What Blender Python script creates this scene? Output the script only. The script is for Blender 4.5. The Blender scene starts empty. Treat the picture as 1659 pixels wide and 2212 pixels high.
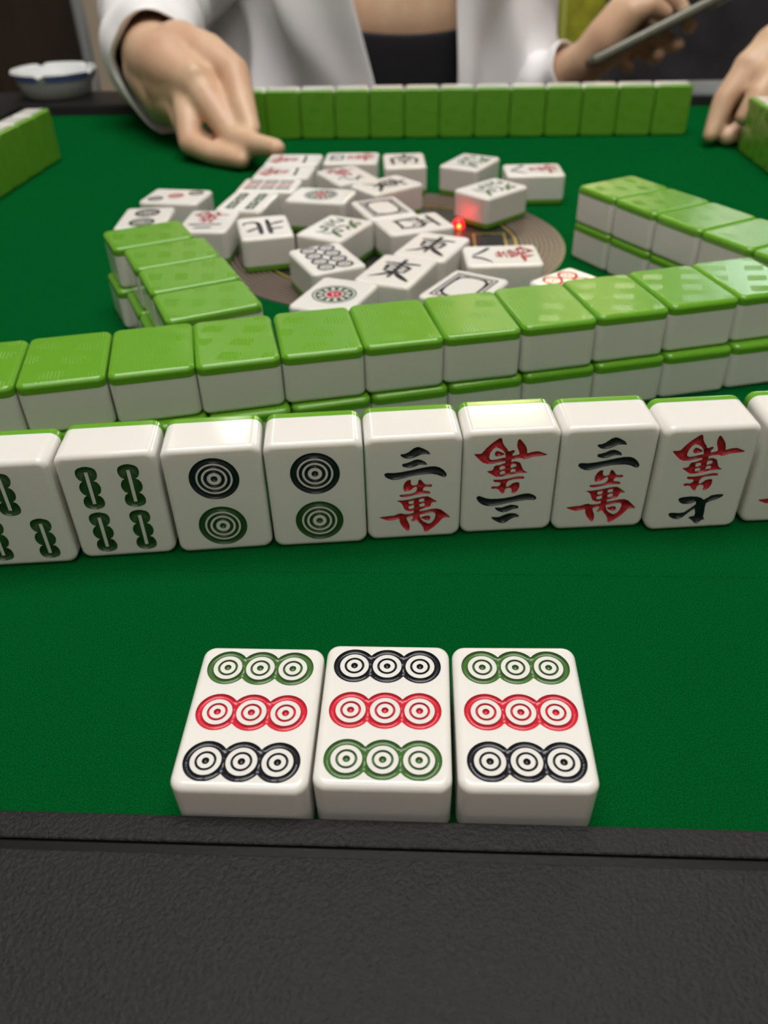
import bpy, bmesh, math, random
from mathutils import Vector, Matrix, Euler, noise
from mathutils.geometry import delaunay_2d_cdt
random.seed(7)
PI = math.pi
U = 0.03                      # one unit of layout = the width of a tile = 3 cm
W, H, T, G = 0.988, 1.298, 0.648, 0.130   # tile width, height, thickness, thickness of its green back
scene = bpy.context.scene
COL = scene.collection

# ------------------------------------------------------------------ helpers
def link(o, parent=None):
    COL.objects.link(o)
    if parent is not None:
        o.parent = parent
    return o

def tag(o, label=None, cat=None, group=None, kind=None):
    if label: o['label'] = label
    if cat: o['category'] = cat
    if group: o['group'] = group
    if kind: o['kind'] = kind
    return o

def empty(name, loc=(0, 0, 0), rot=(0, 0, 0)):
    o = bpy.data.objects.new(name, None)
    o.empty_display_size = 0.01
    o.location = Vector(loc) * U
    o.rotation_euler = rot
    return link(o)

def mesh(name, vs, fs, m, parent=None, smooth=True, norms=None, link_it=True):
    me = bpy.data.meshes.new(name)
    me.from_pydata([Vector(v) * U for v in vs], [], fs)
    me.validate()
    me.materials.append(m)
    for p in me.polygons: p.use_smooth = smooth
    if norms is not None:
        me.normals_split_custom_set_from_vertices(norms)
    me.update()
    o = bpy.data.objects.new(name, me)
    if link_it: link(o, parent)
    return o

class MB:
    """collects shapes of one part, built as one mesh"""
    def __init__(s): s.v = []; s.f = []
    def add(s, vs, fs):
        n = len(s.v); s.v += [tuple(v) for v in vs]; s.f += [tuple(i + n for i in f) for f in fs]; return s
    def box(s, c, d, r=0.0, rot=None):
        bm = bmesh.new(); bmesh.ops.create_cube(bm, size=1)
        for v in bm.verts: v.co = Vector((v.co.x * d[0], v.co.y * d[1], v.co.z * d[2]))
        if r > 0:
            bmesh.ops.bevel(bm, geom=bm.edges[:], offset=r, segments=3, affect='EDGES', profile=0.5)
        M = Matrix.Translation(Vector(c)) @ (rot.to_4x4() if rot is not None else Matrix())
        bm.verts.ensure_lookup_table()
        s.add([M @ v.co for v in bm.verts], [[v.index for v in f.verts] for f in bm.faces]); bm.free(); return s
    def cyl(s, a, b, ra, rb=None, n=24, cap=True):
        rb = ra if rb is None else rb
        a, b = Vector(a), Vector(b); d = (b - a).normalized()
        x = d.orthogonal().normalized(); y = d.cross(x)
        vs = [a + (x * math.cos(2*PI*i/n) + y * math.sin(2*PI*i/n)) * ra for i in range(n)] + \
             [b + (x * math.cos(2*PI*i/n) + y * math.sin(2*PI*i/n)) * rb for i in range(n)]
        fs = [(i, (i+1) % n, n + (i+1) % n, n + i) for i in range(n)]
        if cap: fs += [tuple(range(n-1, -1, -1)), tuple(range(n, 2*n))]
        return s.add(vs, fs)
    def lathe(s, prof, c=(0, 0, 0), n=64, mod=None, closed=True):
        vs = []; fs = []
        for (r, z) in prof:
            for i in range(n):
                t = 2*PI*i/n
                rr, zz = (r, z) if mod is None else mod(r, z, t)
                vs.append((c[0] + rr*math.cos(t), c[1] + rr*math.sin(t), c[2] + zz))
        for k in range(len(prof) - 1):
            for i in range(n):
                j = (i + 1) % n
                fs.append((k*n+i, k*n+j, (k+1)*n+j, (k+1)*n+i))
        return s.add(vs, fs)
    def build(s, name, m, parent=None, smooth=True, angle=40):
        o = mesh(name, s.v, s.f, m, parent, smooth)
        if smooth and angle:
            bm = bmesh.new(); bm.from_mesh(o.data)
            for e in bm.edges:
                if len(e.link_faces) == 2 and e.calc_face_angle(0) > math.radians(angle): e.smooth = False
            bm.to_mesh(o.data); bm.free()
        return o

# ------------------------------------------------------------------ materials
def mat(name, base, rough=0.5, **kw):
    m = bpy.data.materials.new(name); m.use_nodes = True
    b = m.node_tree.nodes['Principled BSDF']
    b.inputs['Base Color'].default_value = (*base, 1)
    b.inputs['Roughness'].default_value = rough
    for k, v in kw.items():
        b.inputs[k.replace('_', ' ')].default_value = v
    return m
def nd(m, t, **kw):
    n = m.node_tree.nodes.new(t)
    for k, v in kw.items(): setattr(n, k, v)
    return n
def lk(m, a, b): m.node_tree.links.new(a, b)
def bsdf(m): return m.node_tree.nodes['Principled BSDF']
def noise_color(m, c1, c2, scale, detail=4, lo=0.35, hi=0.65, vec='Object', stretch=None):
    tc = nd(m, 'ShaderNodeTexCoord'); n = nd(m, 'ShaderNodeTexNoise'); r = nd(m, 'ShaderNodeValToRGB')
    n.inputs['Scale'].default_value = scale; n.inputs['Detail'].default_value = detail
    r.color_ramp.elements[0].position = lo; r.color_ramp.elements[1].position = hi
    r.color_ramp.elements[0].color = (*c1, 1); r.color_ramp.elements[1].color = (*c2, 1)
    src = tc.outputs[vec]
    if stretch:
        mp = nd(m, 'ShaderNodeMapping'); mp.inputs['Scale'].default_value = stretch; lk(m, src, mp.inputs['Vector']); src = mp.outputs['Vector']
    lk(m, src, n.inputs['Vector']); lk(m, n.outputs['Fac'], r.inputs['Fac']); lk(m, r.outputs['Color'], bsdf(m).inputs['Base Color'])
    return n
def noise_bump(m, scale, strength, dist=0.001, detail=3, rough=0.5):
    tc = nd(m, 'ShaderNodeTexCoord'); n = nd(m, 'ShaderNodeTexNoise'); b = nd(m, 'ShaderNodeBump')
    n.inputs['Scale'].default_value = scale; n.inputs['Detail'].default_value = detail; n.inputs['Roughness'].default_value = rough
    b.inputs['Strength'].default_value = strength; b.inputs['Distance'].default_value = dist
    lk(m, tc.outputs['Object'], n.inputs['Vector']); lk(m, n.outputs['Fac'], b.inputs['Height']); lk(m, b.outputs['Normal'], bsdf(m).inputs['Normal'])

M = {}
M['ivory'] = mat('ivory_resin', (0.80, 0.78, 0.735), 0.10, Subsurface_Weight=0.25, Subsurface_Scale=0.004)
bsdf(M['ivory']).inputs['Subsurface Radius'].default_value = (1.0, 0.75, 0.5)
M['green'] = mat('green_resin', (0.135, 0.365, 0.024), 0.15)
def green_hatch(m):
    # embossed basket of small hatched patches on the flat back of a tile
    tc = nd(m, 'ShaderNodeTexCoord'); sx = nd(m, 'ShaderNodeSeparateXYZ'); lk(m, tc.outputs['Object'], sx.inputs[0])
    def mth(op, a, b=None):
        n = nd(m, 'ShaderNodeMath', operation=op)
        for i, q in enumerate((a, b)):
            if q is None: continue
            if isinstance(q, (int, float)): n.inputs[i].default_value = q
            else: lk(m, q, n.inputs[i])
        return n.outputs[0]
    k = 1 / U
    x = mth('MULTIPLY', sx.outputs['X'], k); y = mth('MULTIPLY', sx.outputs['Y'], k)
    p = mth('ADD', mth('MULTIPLY', x, 1.75), mth('MULTIPLY', y, 0.9)); q = mth('SUBTRACT', mth('MULTIPLY', y, 2.6), mth('MULTIPLY', x, 0.7))
    ina = mth('MULTIPLY', mth('LESS_THAN', mth('FRACT', p), 0.5), mth('LESS_THAN', mth('FRACT', q), 0.5))
    s1 = mth('SINE', mth('MULTIPLY', x, 150)); s2 = mth('MULTIPLY', mth('SINE', mth('MULTIPLY', mth('ADD', mth('MULTIPLY', x, 0.5), y), 205)), 0.35)
    mx = nd(m, 'ShaderNodeMix'); lk(m, ina, mx.inputs[0]); lk(m, s2, mx.inputs[2]); lk(m, s1, mx.inputs[3])
    # only the flat back carries the pattern
    g = nd(m, 'ShaderNodeNewGeometry'); flat = mth('LESS_THAN', sx.outputs['Z'], 0.004 * U)
    b = nd(m, 'ShaderNodeBump'); b.inputs['Strength'].default_value = 0.7; b.inputs['Distance'].default_value = 0.00011
    lk(m, mth('MULTIPLY', mx.outputs[0], flat), b.inputs['Height']); lk(m, b.outputs['Normal'], bsdf(m).inputs['Normal'])
green_hatch(M['green'])
M['ink_black'] = mat('black_paint', (0.012, 0.013, 0.02), 0.22)
M['ink_green'] = mat('green_paint', (0.028, 0.085, 0.02), 0.22)
M['ink_leaf'] = mat('leaf_green_paint', (0.06, 0.15, 0.035), 0.22)
M['ink_red'] = mat('red_paint', (0.46, 0.012, 0.025), 0.22)
M['ink_crimson'] = mat('crimson_paint', (0.60, 0.022, 0.045), 0.24)
M['inlay'] = mat('white_paint', (0.62, 0.66, 0.68), 0.3)

M['felt'] = mat('green_felt', (0.003, 0.10, 0.018), 1.0, Specular_IOR_Level=0.0)
noise_color(M['felt'], (0.0010, 0.062, 0.011), (0.0025, 0.140, 0.027), 2300, 6, 0.30, 0.72)
noise_bump(M['felt'], 2300, 1.0, 0.0006, 5, 0.65)
M['rim'] = mat('black_grained_plastic', (0.013, 0.0125, 0.0130), 0.36, Specular_IOR_Level=0.25)
noise_bump(M['rim'], 1000, 0.85, 0.0006, 4, 0.62)
M['rim_smooth'] = mat('black_smooth_plastic', (0.009, 0.009, 0.0095), 0.33, Specular_IOR_Level=0.15)
noise_bump(M['rim_smooth'], 900, 0.12, 0.0003)
M['gap'] = mat('dark_gap', (0.004, 0.004, 0.004), 0.8)
M['console'] = mat('black_console', (0.02, 0.022, 0.02), 0.25)
M['gold'] = mat('gold_inlay', (0.50, 0.36, 0.07), 0.35, Metallic=0.5)
M['grille'] = mat('brown_grille', (0.17, 0.125, 0.095), 0.5)
M['screen'] = mat('dark_window', (0.015, 0.017, 0.02), 0.08)
M['led'] = mat('red_led', (0.8, 0.01, 0.02), 0.2)
bsdf(M['led']).inputs['Emission Color'].default_value = (1, 0.02, 0.03, 1); bsdf(M['led']).inputs['Emission Strength'].default_value = 1.2
M['led_core'] = mat('led_core', (0.9, 0.4, 0.1), 0.3)
bsdf(M['led_core']).inputs['Emission Color'].default_value = (1, 0.55, 0.05, 1); bsdf(M['led_core']).inputs['Emission Strength'].default_value = 2.0
M['porcelain'] = mat('white_porcelain', (0.74, 0.76, 0.76), 0.15)
M['blue_glaze'] = mat('blue_glaze', (0.19, 0.25, 0.58), 0.18)
M['skin'] = mat('skin', (0.62, 0.385, 0.285), 0.45, Subsurface_Weight=0.2, Subsurface_Scale=0.006)
bsdf(M['skin']).inputs['Subsurface Radius'].default_value = (1.0, 0.4, 0.25)
noise_color(M['skin'], (0.62, 0.375, 0.245), (0.71, 0.49, 0.325), 26, 3, 0.3, 0.7)
noise_bump(M['skin'], 260, 0.12, 0.0006)
M['nail'] = mat('fingernail', (0.70, 0.47, 0.42), 0.22)
M['shirt'] = mat('white_cotton', (0.90, 0.885, 0.90), 0.85, Sheen_Weight=0.1)
noise_bump(M['shirt'], 900, 0.15, 0.0004)
M['black_knit'] = mat('black_knit', (0.006, 0.006, 0.008), 0.8)
M['hair'] = mat('black_hair', (0.012, 0.009, 0.008), 0.45)
M['phone'] = mat('phone_edge', (0.20, 0.20, 0.165), 0.35, Metallic=0.4)
M['glass_black'] = mat('phone_glass', (0.01, 0.012, 0.014), 0.06)
M['phone_back'] = mat('phone_back', (0.05, 0.065, 0.055), 0.25)
M['olive'] = mat('olive_upholstery', (0.33, 0.34, 0.012), 0.7)
noise_color(M['olive'], (0.22, 0.235, 0.008), (0.42, 0.42, 0.02), 40, 4)
M['piping'] = mat('olive_piping', (0.50, 0.52, 0.10), 0.6)
M['chrome'] = mat('brushed_steel', (0.5, 0.51, 0.52), 0.3, Metallic=0.9)
M['grey_metal'] = mat('grey_metal', (0.33, 0.35, 0.36), 0.4, Metallic=0.3)
M['brown_wood'] = mat('dark_brown_wood', (0.022, 0.016, 0.012), 0.35)
noise_color(M['brown_wood'], (0.012, 0.009, 0.008), (0.04, 0.026, 0.019), 6, 5, 0.35, 0.7, 'Object', (1, 1, 0.15))
M['charcoal'] = mat('charcoal_cloth', (0.028, 0.028, 0.034), 0.8)
noise_color(M['charcoal'], (0.018, 0.018, 0.024), (0.05, 0.045, 0.05), 7, 4)
M['charcoal_wall'] = mat('charcoal_wall', (0.05, 0.05, 0.058), 0.7)
M['beige'] = mat('beige_paint', (0.52, 0.44, 0.34), 0.7)
noise_bump(M['beige'], 30, 0.05)
M['pink_white'] = mat('pinkish_white_paint', (0.62, 0.53, 0.50), 0.6)
M['wall'] = mat('warm_wall', (0.50, 0.46, 0.40), 0.8); noise_bump(M['wall'], 40, 0.05)
M['ceiling'] = mat('ceiling_paint', (0.75, 0.73, 0.70), 0.9)
M['floor'] = mat('floor_tiles', (0.20, 0.18, 0.16), 0.4)
noise_color(M['floor'], (0.16, 0.145, 0.13), (0.24, 0.215, 0.19), 3, 4)
def emit(name, c, s):
    m = mat(name, (0.8, 0.8, 0.8), 0.5)
    bsdf(m).inputs['Emission Color'].default_value = (*c, 1); bsdf(m).inputs['Emission Strength'].default_value = s
    return m

# ------------------------------------------------------------------ camera
f_px, pitch, roll, cam_h = 1732.0, 0.6503, -0.0287, 5.492
c_, s_ = math.cos(pitch), math.sin(pitch)
fwd = Vector((0, c_, -s_)); up0 = Vector((0, s_, c_)); rt0 = Vector((1, 0, 0))
rt = rt0 * math.cos(roll) + up0 * math.sin(roll); up = up0 * math.cos(roll) - rt0 * math.sin(roll)
cd = bpy.data.cameras.new('camera'); cam = bpy.data.objects.new('camera', cd); link(cam)
R3 = Matrix((rt, up, -fwd)).transposed()
cam.matrix_world = Matrix.Translation(Vector((0, 0, cam_h)) * U) @ R3.to_4x4()
cd.sensor_fit = 'VERTICAL'; cd.sensor_height = 36; cd.sensor_width = 27
cd.lens = 36 * f_px / 2212
cd.clip_start = 0.01; cd.clip_end = 60
cd.dof.use_dof = True; cd.dof.focus_distance = 7.0 * U; cd.dof.aperture_fstop = 15.0; cd.dof.aperture_blades = 0
scene.camera = cam

# ------------------------------------------------------------------ tile geometry
RB, RC, NS = 0.062, 0.105, 5       # bevel, plan corner radius, segments
def outline(inset, n=6):
    r = max(RC - inset, 0.004); hx, hy = W/2 - inset - r, H/2 - inset - r; pts = []; nr = []
    for k, (sx, sy) in enumerate(((1, 1), (-1, 1), (-1, -1), (1, -1))):
        for i in range(n + 1):
            t = k*PI/2 + i/n*PI/2
            pts.append((sx*hx + r*math.cos(t), sy*hy + r*math.sin(t))); nr.append((math.cos(t), math.sin(t)))
    return pts, nr
def shell(levels):
    """levels: (z, inset, tilt) with the normal tilted from sideways by tilt"""
    vs, ns, fs = [], [], []; n = None
    for (z, ins, tl) in levels:
        pts, nr = outline(ins); n = len(pts)
        for p, q in zip(pts, nr):
            vs.append((p[0], p[1], z)); ns.append(Vector((q[0]*math.cos(tl), q[1]*math.cos(tl), math.sin(tl))))
    for k in range(len(levels) - 1):
        for i in range(n):
            j = (i+1) % n; fs.append((k*n+i, k*n+j, (k+1)*n+j, (k+1)*n+i))
    return vs, ns, fs, n
def arc_top(z, r): return [(z - r + r*math.sin(a), r - r*math.cos(a), a) for a in [i/NS*PI/2 for i in range(NS + 1)]]

def pip(p, poly):
    c = False; n = len(poly); j = n - 1; x, y = p
    for i in range(n):
        xi, yi = poly[i]; xj, yj = poly[j]
        if (yi > y) != (yj > y) and x < (xj - xi)*(y - yi)/(yj - yi) + xi: c = not c
        j = i
    return c
def in_shapes(p, shapes):
    for outer, holes in shapes:
        # islands nested in holes are handled by even-odd over the holes list
        if pip(p, outer) and sum(pip(p, h) for h in holes) % 2 == 0: return True
    return False

ENG = 0.020
body_cache = {}
def tile_meshes(key, marks):
    """marks: list of (part name, material, shapes); returns mesh objects (unlinked) for white block, back and engraved marks"""
    if key in body_cache: return body_cache[key]
    vs, ns, fs, n = shell([(G + 0.0, 0.006, 0.0), (G + 0.006, 0.0, 0.0)] + arc_top(T, RB))
    face_ids = list(range(len(vs) - n, len(vs)))
    eng = [dict(v=[], f=[], idx={}) for _ in marks]
    if marks:
        pts = [Vector((vs[i][0], vs[i][1])) for i in face_ids]; edges = [(i, (i+1) % n) for i in range(n)]
        for _, _, shapes in marks:
            for outer, holes in shapes:
                for lp in [outer] + list(holes):
                    b = len(pts); pts += [Vector(p) for p in lp]
                    edges += [(b + i, b + (i+1) % len(lp)) for i in range(len(lp))]
        ov, oe, of, *_ = delaunay_2d_cdt(pts, edges, [], 0, 1e-5)
        base = len(vs)
        for p in ov: vs.append((p.x, p.y, T)); ns.append(Vector((0, 0, 1)))
        owner = {}
        for t in of:
            t = list(t); a, b, c = (ov[i] for i in t)
            if (b - a).cross(c - a) < 0: t = [t[0], t[2], t[1]]
            ctr = (a + b + c) / 3; who = -1
            for q, (_, _, shapes) in enumerate(marks):
                if in_shapes((ctr.x, ctr.y), shapes): who = q; break
            if who < 0: fs.append(tuple(base + i for i in t))
            else:
                e = eng[who]
                def vid(i, lvl):
                    k = (i, lvl)
                    if k not in e['idx']:
                        e['idx'][k] = len(e['v']); e['v'].append((ov[i].x, ov[i].y, T - (ENG if lvl else 0.0)))
                    return e['idx'][k]
                e['f'].append(tuple(vid(i, 1) for i in t))
            for i in range(3): owner[(t[i], t[(i+1) % 3])] = who
        for (a, b), who in owner.items():
            if who >= 0 and owner.get((b, a), -1) != who:
                e = eng[who]
                def vid2(i, lvl):
                    k = (i, lvl)
                    if k not in e['idx']:
                        e['idx'][k] = len(e['v']); e['v'].append((ov[i].x, ov[i].y, T - (ENG if lvl else 0.0)))
                    return e['idx'][k]
                e['f'].append((vid2(a, 1), vid2(b, 1), vid2(b, 0), vid2(a, 0))[::-1])
    else:
        fs.append(tuple(face_ids))
    fs.append(tuple(reversed(range(n))))
    body = mesh('tile_block', vs, fs, M['ivory'], None, True, ns, False)
    out = [body]
    for (nm, m, _), e in zip(marks, eng):
        if e['f']: out.append(mesh(nm, e['v'], e['f'], m, None, True, None, False))
    body_cache[key] = out
    return out
def back_mesh():
    lv = arc_top(G, RB)                       # built upside down, then mirrored in z
    vs, ns, fs, n = shell([(0.0, 0.006, 0.0), (0.006, 0.0, 0.0)] + arc_top(G, RB))
    vs = [(x, y, G - z) for x, y, z in vs]; ns = [Vector((q.x, q.y, -q.z)) for q in ns]
    fs = [tuple(reversed(f)) for f in fs]
    fs.append(tuple(reversed(range(len(vs) - n, len(vs))))); fs.append(tuple(range(n)))
    return mesh('tile_back', vs, fs, M['green'], None, True, ns, False)
BACK = back_mesh()

# ------------------------------------------------------------------ marks (outlines in tile widths, face centre at 0,0)
def circ(cx, cy, r, n=40): return [(cx + r*math.cos(2*PI*i/n), cy + r*math.sin(2*PI*i/n)) for i in range(n)]
def ell(cx, cy, a, b, t, n=14):
    return [(cx + a*math.cos(p)*math.cos(t) - b*math.sin(p)*math.sin(t), cy + a*math.cos(p)*math.sin(t) + b*math.sin(p)*math.cos(t)) for p in [2*PI*i/n for i in range(n)]]
def rect(a, b): return [(-a, -b), (a, -b), (a, b), (-a, b)]
def smooth_poly(p, it=1):
    for _ in range(it):
        q = []
        for i in range(len(p)):
            a, b = p[i], p[(i+1) % len(p)]
            q += [(0.75*a[0] + 0.25*b[0], 0.75*a[1] + 0.25*b[1]), (0.25*a[0] + 0.75*b[0], 0.25*a[1] + 0.75*b[1])]
        p = q
    return p
def sq(p, kx=0.985, ky=0.92, flip=False): return [(x*kx, y*ky) for x, y in p]
def brush(pts, ws):
    """one brush stroke: outline of a polyline with changing width and rounded ends"""
    P = [Vector(p) for p in pts]; L_, R_ = [], []
    for i, p in enumerate(P):
        d = (P[min(i+1, len(P)-1)] - P[max(i-1, 0)]).normalized(); nrm = Vector((-d.y, d.x)); w = ws[i]/2
        L_.append(p + nrm*w); R_.append(p - nrm*w)
    d0 = (P[1] - P[0]).normalized(); d1 = (P[-1] - P[-2]).normalized()
    poly = [P[0] - d0*ws[0]*0.4] + L_ + [P[-1] + d1*ws[-1]*0.4] + R_[::-1]
    return ([tuple(v) for v in smooth_poly([tuple(v) for v in poly])], [])
def dots(centres, R):
    """overlapping discs cut into one lobed groove with two white rings left standing in each"""
    rings = []
    for (x, y) in centres: rings += [circ(x, y, R*0.69, 36), circ(x, y, R*0.48, 30), circ(x, y, R*0.365, 26), circ(x, y, R*0.168, 16)]
    return [(circ(x, y, R, 48), [r for r in rings]) for x, y in centres]
def row3(y, s=0.26, R=0.165):
    """lobed outline of three touching circles, as one loop"""
    xs = (-s, 0, s); h = math.sqrt(R*R - s*s/4); a = math.acos(s/2/R); lp = []
    for k, x in enumerate(xs):                   # upper arcs from left to right
        t0 = PI if k == 0 else PI - a; t1 = 0 if k == 2 else a
        for i in range(15 if k != 1 else 11):
            m_ = (14 if k != 1 else 10); t = t0 + (t1 - t0)*i/m_
            if i == 0 and k > 0: continue
            lp.append((x + R*math.cos(t), y + R*math.sin(t)))
    low = [(x, 2*y - yy) for x, yy in lp[1:-1]][::-1]
    outer = lp + low; rings = []
    for x in xs: rings += [circ(x, y, R*0.69, 36), circ(x, y, R*0.48, 30), circ(x, y, R*0.365, 26), circ(x, y, R*0.168, 16)]
    return [(outer, rings)]
def bigdot(x, y, R):
    return [(circ(x, y, R, 60), [circ(x, y, R*q, 48) for q in (0.735, 0.655, 0.52, 0.43, 0.285, 0.14)])]
def bamboo(x, y, L_=0.52, w=0.105, vertical=True, lobes=3):
    pts = []; n = 36
    for i in range(n + 1):
        t = i/n; yy = y + L_/2 - t*L_
        k = abs(math.sin(t*PI*lobes)) ** 0.55; e = min(1, math.sin(t*PI)*5) ** 0.5
        pts.append((x + max(0.012, (0.055 + (w - 0.055)*k)*(0.55 + 0.45*e) if 0 < t < 1 else 0.02), yy))
    left = [(2*x - a, b) for a, b in pts[::-1]]
    return [(pts + left, [[(x - 0.017, y - L_*0.37), (x + 0.017, y - L_*0.37), (x + 0.017, y + L_*0.37), (x - 0.017, y + L_*0.37)]])]
def stick(x, y, L_=0.30, w=0.085):
    o = smooth_poly([(x - w, y - L_/2), (x + w, y - L_/2), (x + w*0.8, y), (x + w, y + L_/2), (x - w, y + L_/2), (x - w*0.8, y)])
    return [(o, [[(x - 0.018, y - L_*0.36), (x + 0.018, y - L_*0.36), (x + 0.018, y + L_*0.36), (x - 0.018, y + L_*0.36)]])]
def onedot():
    g = [circ(0, 0, 0.35, 64), circ(0, 0, 0.325, 60), circ(0, 0, 0.30, 56)]
    pet = [ell(0.222*math.cos(a), 0.222*math.sin(a), 0.052, 0.030, a) for a in [2*PI*i/12 for i in range(12)]]
    green = [(g[0], [g[1], g[2]] + pet + [circ(0, 0, 0.15, 36)])]
    red = [(circ(0, 0, 0.125, 32), [circ(0.045*math.cos(a), 0.045*math.sin(a), 0.022, 10) for a in (0.5, 2.6, 4.7)])]
    return [('engraved_ring', M['ink_green'], green), ('engraved_flower', M['ink_crimson'], red)]
def whiteframe():
    o = [(-0.25, 0.27), (-0.13, 0.39), (0.13, 0.39), (0.25, 0.27), (0.25, -0.27), (0.13, -0.39), (-0.13, -0.39), (-0.25, -0.27)]
    tri = [[(sx*0.27, sy*0.41), (sx*0.18, sy*0.41), (sx*0.27, sy*0.32)] for sx in (1, -1) for sy in (1, -1)]
    return [('engraved_frame', M['ink_black'], [(rect(0.36, 0.50), [rect(0.328, 0.468), rect(0.30, 0.44), smooth_poly(o)] + tri)])]
SAN = [[(-0.141,0.471),(-0.131,0.486),(-0.097,0.488),(-0.057,0.506),(-0.004,0.554),(0.030,0.568),(0.056,0.566),(0.096,0.544),(0.143,0.510),(0.164,0.481),(0.165,0.465),(0.150,0.466),(0.117,0.472),(0.077,0.470),(0.037,0.449),(-0.004,0.431),(-0.044,0.423),(-0.091,0.428),(-0.124,0.450)],
[(-0.125,0.342),(-0.115,0.361),(-0.085,0.364),(-0.037,0.381),(0.003,0.403),(0.043,0.409),(0.084,0.394),(0.118,0.368),(0.135,0.339),(0.132,0.329),(0.098,0.334),(0.057,0.335),(0.023,0.321),(-0.011,0.307),(-0.044,0.301),(-0.085,0.309),(-0.115,0.321)],
[(-0.309,0.222),(-0.300,0.246),(-0.276,0.251),(-0.208,0.245),(-0.126,0.252),(-0.024,0.271),(0.078,0.293),(0.159,0.307),(0.220,0.305),(0.268,0.286),(0.310,0.247),(0.334,0.208),(0.342,0.179),(0.332,0.159),(0.312,0.152),(0.284,0.166),(0.242,0.189),(0.187,0.203),(0.119,0.205),(0.044,0.201),(-0.045,0.186),(-0.127,0.161),(-0.182,0.150),(-0.230,0.153),(-0.271,0.174),(-0.297,0.197)]]
WAN_A = [(-0.111,0.030),(-0.111,0.064),(-0.093,0.109),(-0.066,0.137),(-0.038,0.141),(-0.030,0.131),(-0.033,0.101),(-0.028,0.076),(-0.011,0.062),(0.024,0.064),(0.041,0.084),(0.044,0.118),(0.052,0.138),(0.068,0.137),(0.089,0.111),(0.110,0.076),(0.138,0.062),(0.169,0.066),(0.188,0.059),(0.190,0.033),(0.162,0.029),(0.121,0.033),(0.103,0.021),(0.094,0.005),(0.097,-0.016),(0.121,-0.022),(0.149,-0.024),(0.170,-0.038),(0.174,-0.060),(0.156,-0.063),(0.100,-0.059),(0.031,-0.068),(-0.039,-0.085),(-0.102,-0.094),(-0.144,-0.087),(-0.157,-0.069),(-0.147,-0.057),(-0.101,-0.056),(-0.032,-0.051),(0.010,-0.037),(0.027,-0.012),(0.034,0.021),(0.027,0.043),(0.010,0.040),(-0.011,0.024),(-0.032,-0.000),(-0.060,-0.011),(-0.094,-0.013),(-0.108,0.000)]
WAN_B = [(-0.185,-0.141),(-0.172,-0.136),(-0.116,-0.137),(-0.046,-0.128),(0.031,-0.111),(0.101,-0.098),(0.146,-0.098),(0.171,-0.116),(0.213,-0.149),(0.245,-0.177),(0.235,-0.185),(0.200,-0.187),(0.182,-0.203),(0.176,-0.238),(0.158,-0.255),(0.123,-0.257),(0.081,-0.276),(0.061,-0.284),(0.060,-0.306),(0.123,-0.297),(0.194,-0.279),(0.251,-0.280),(0.294,-0.299),(0.337,-0.346),(0.374,-0.389),(0.390,-0.412),(0.382,-0.421),(0.346,-0.417),(0.314,-0.421),(0.297,-0.443),(0.269,-0.486),(0.219,-0.543),(0.169,-0.586),(0.137,-0.611),(0.119,-0.610),(0.108,-0.586),(0.100,-0.544),(0.075,-0.497),(0.049,-0.463),(0.042,-0.440),(0.024,-0.434),(0.006,-0.442),(-0.015,-0.450),(-0.033,-0.430),(-0.011,-0.400),(-0.008,-0.373),(-0.033,-0.376),(-0.068,-0.383),(-0.081,-0.396),(-0.069,-0.437),(-0.051,-0.484),(-0.046,-0.521),(-0.051,-0.566),(-0.062,-0.586),(-0.077,-0.583),(-0.112,-0.535),(-0.141,-0.487),(-0.155,-0.441),(-0.158,-0.404),(-0.168,-0.399),(-0.218,-0.414),(-0.276,-0.417),(-0.325,-0.393),(-0.364,-0.373),(-0.372,-0.363),(-0.352,-0.358),(-0.288,-0.351),(-0.217,-0.346),(-0.160,-0.323),(-0.132,-0.321),(-0.104,-0.336),(-0.047,-0.335),(-0.004,-0.324),(-0.001,-0.298),(-0.008,-0.293),(-0.040,-0.300),(-0.075,-0.289),(-0.100,-0.269),(-0.117,-0.220),(-0.131,-0.184),(-0.151,-0.161)]
WAN_H = [[(-0.059,-0.171),(-0.046,-0.156),(-0.018,-0.156),(-0.001,-0.148),(-0.003,-0.183),(-0.018,-0.195),(-0.050,-0.193)],
[(-0.057,-0.228),(-0.039,-0.225),(-0.018,-0.213),(-0.001,-0.211),(0.001,-0.245),(-0.011,-0.262),(-0.047,-0.264),(-0.057,-0.248)],
[(0.052,-0.147),(0.066,-0.133),(0.101,-0.129),(0.109,-0.138),(0.108,-0.164),(0.080,-0.175),(0.056,-0.171)],
[(0.058,-0.209),(0.080,-0.197),(0.108,-0.190),(0.116,-0.208),(0.112,-0.234),(0.080,-0.241),(0.059,-0.235)],
[(0.058,-0.355),(0.102,-0.349),(0.152,-0.334),(0.202,-0.330),(0.227,-0.344),(0.232,-0.375),(0.221,-0.429),(0.197,-0.473),(0.168,-0.493),(0.143,-0.485),(0.103,-0.457),(0.074,-0.419)],
[(0.074,-0.394),(0.117,-0.377),(0.160,-0.375),(0.178,-0.399),(0.175,-0.426),(0.157,-0.447),(0.125,-0.436),(0.081,-0.409)]]
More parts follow.
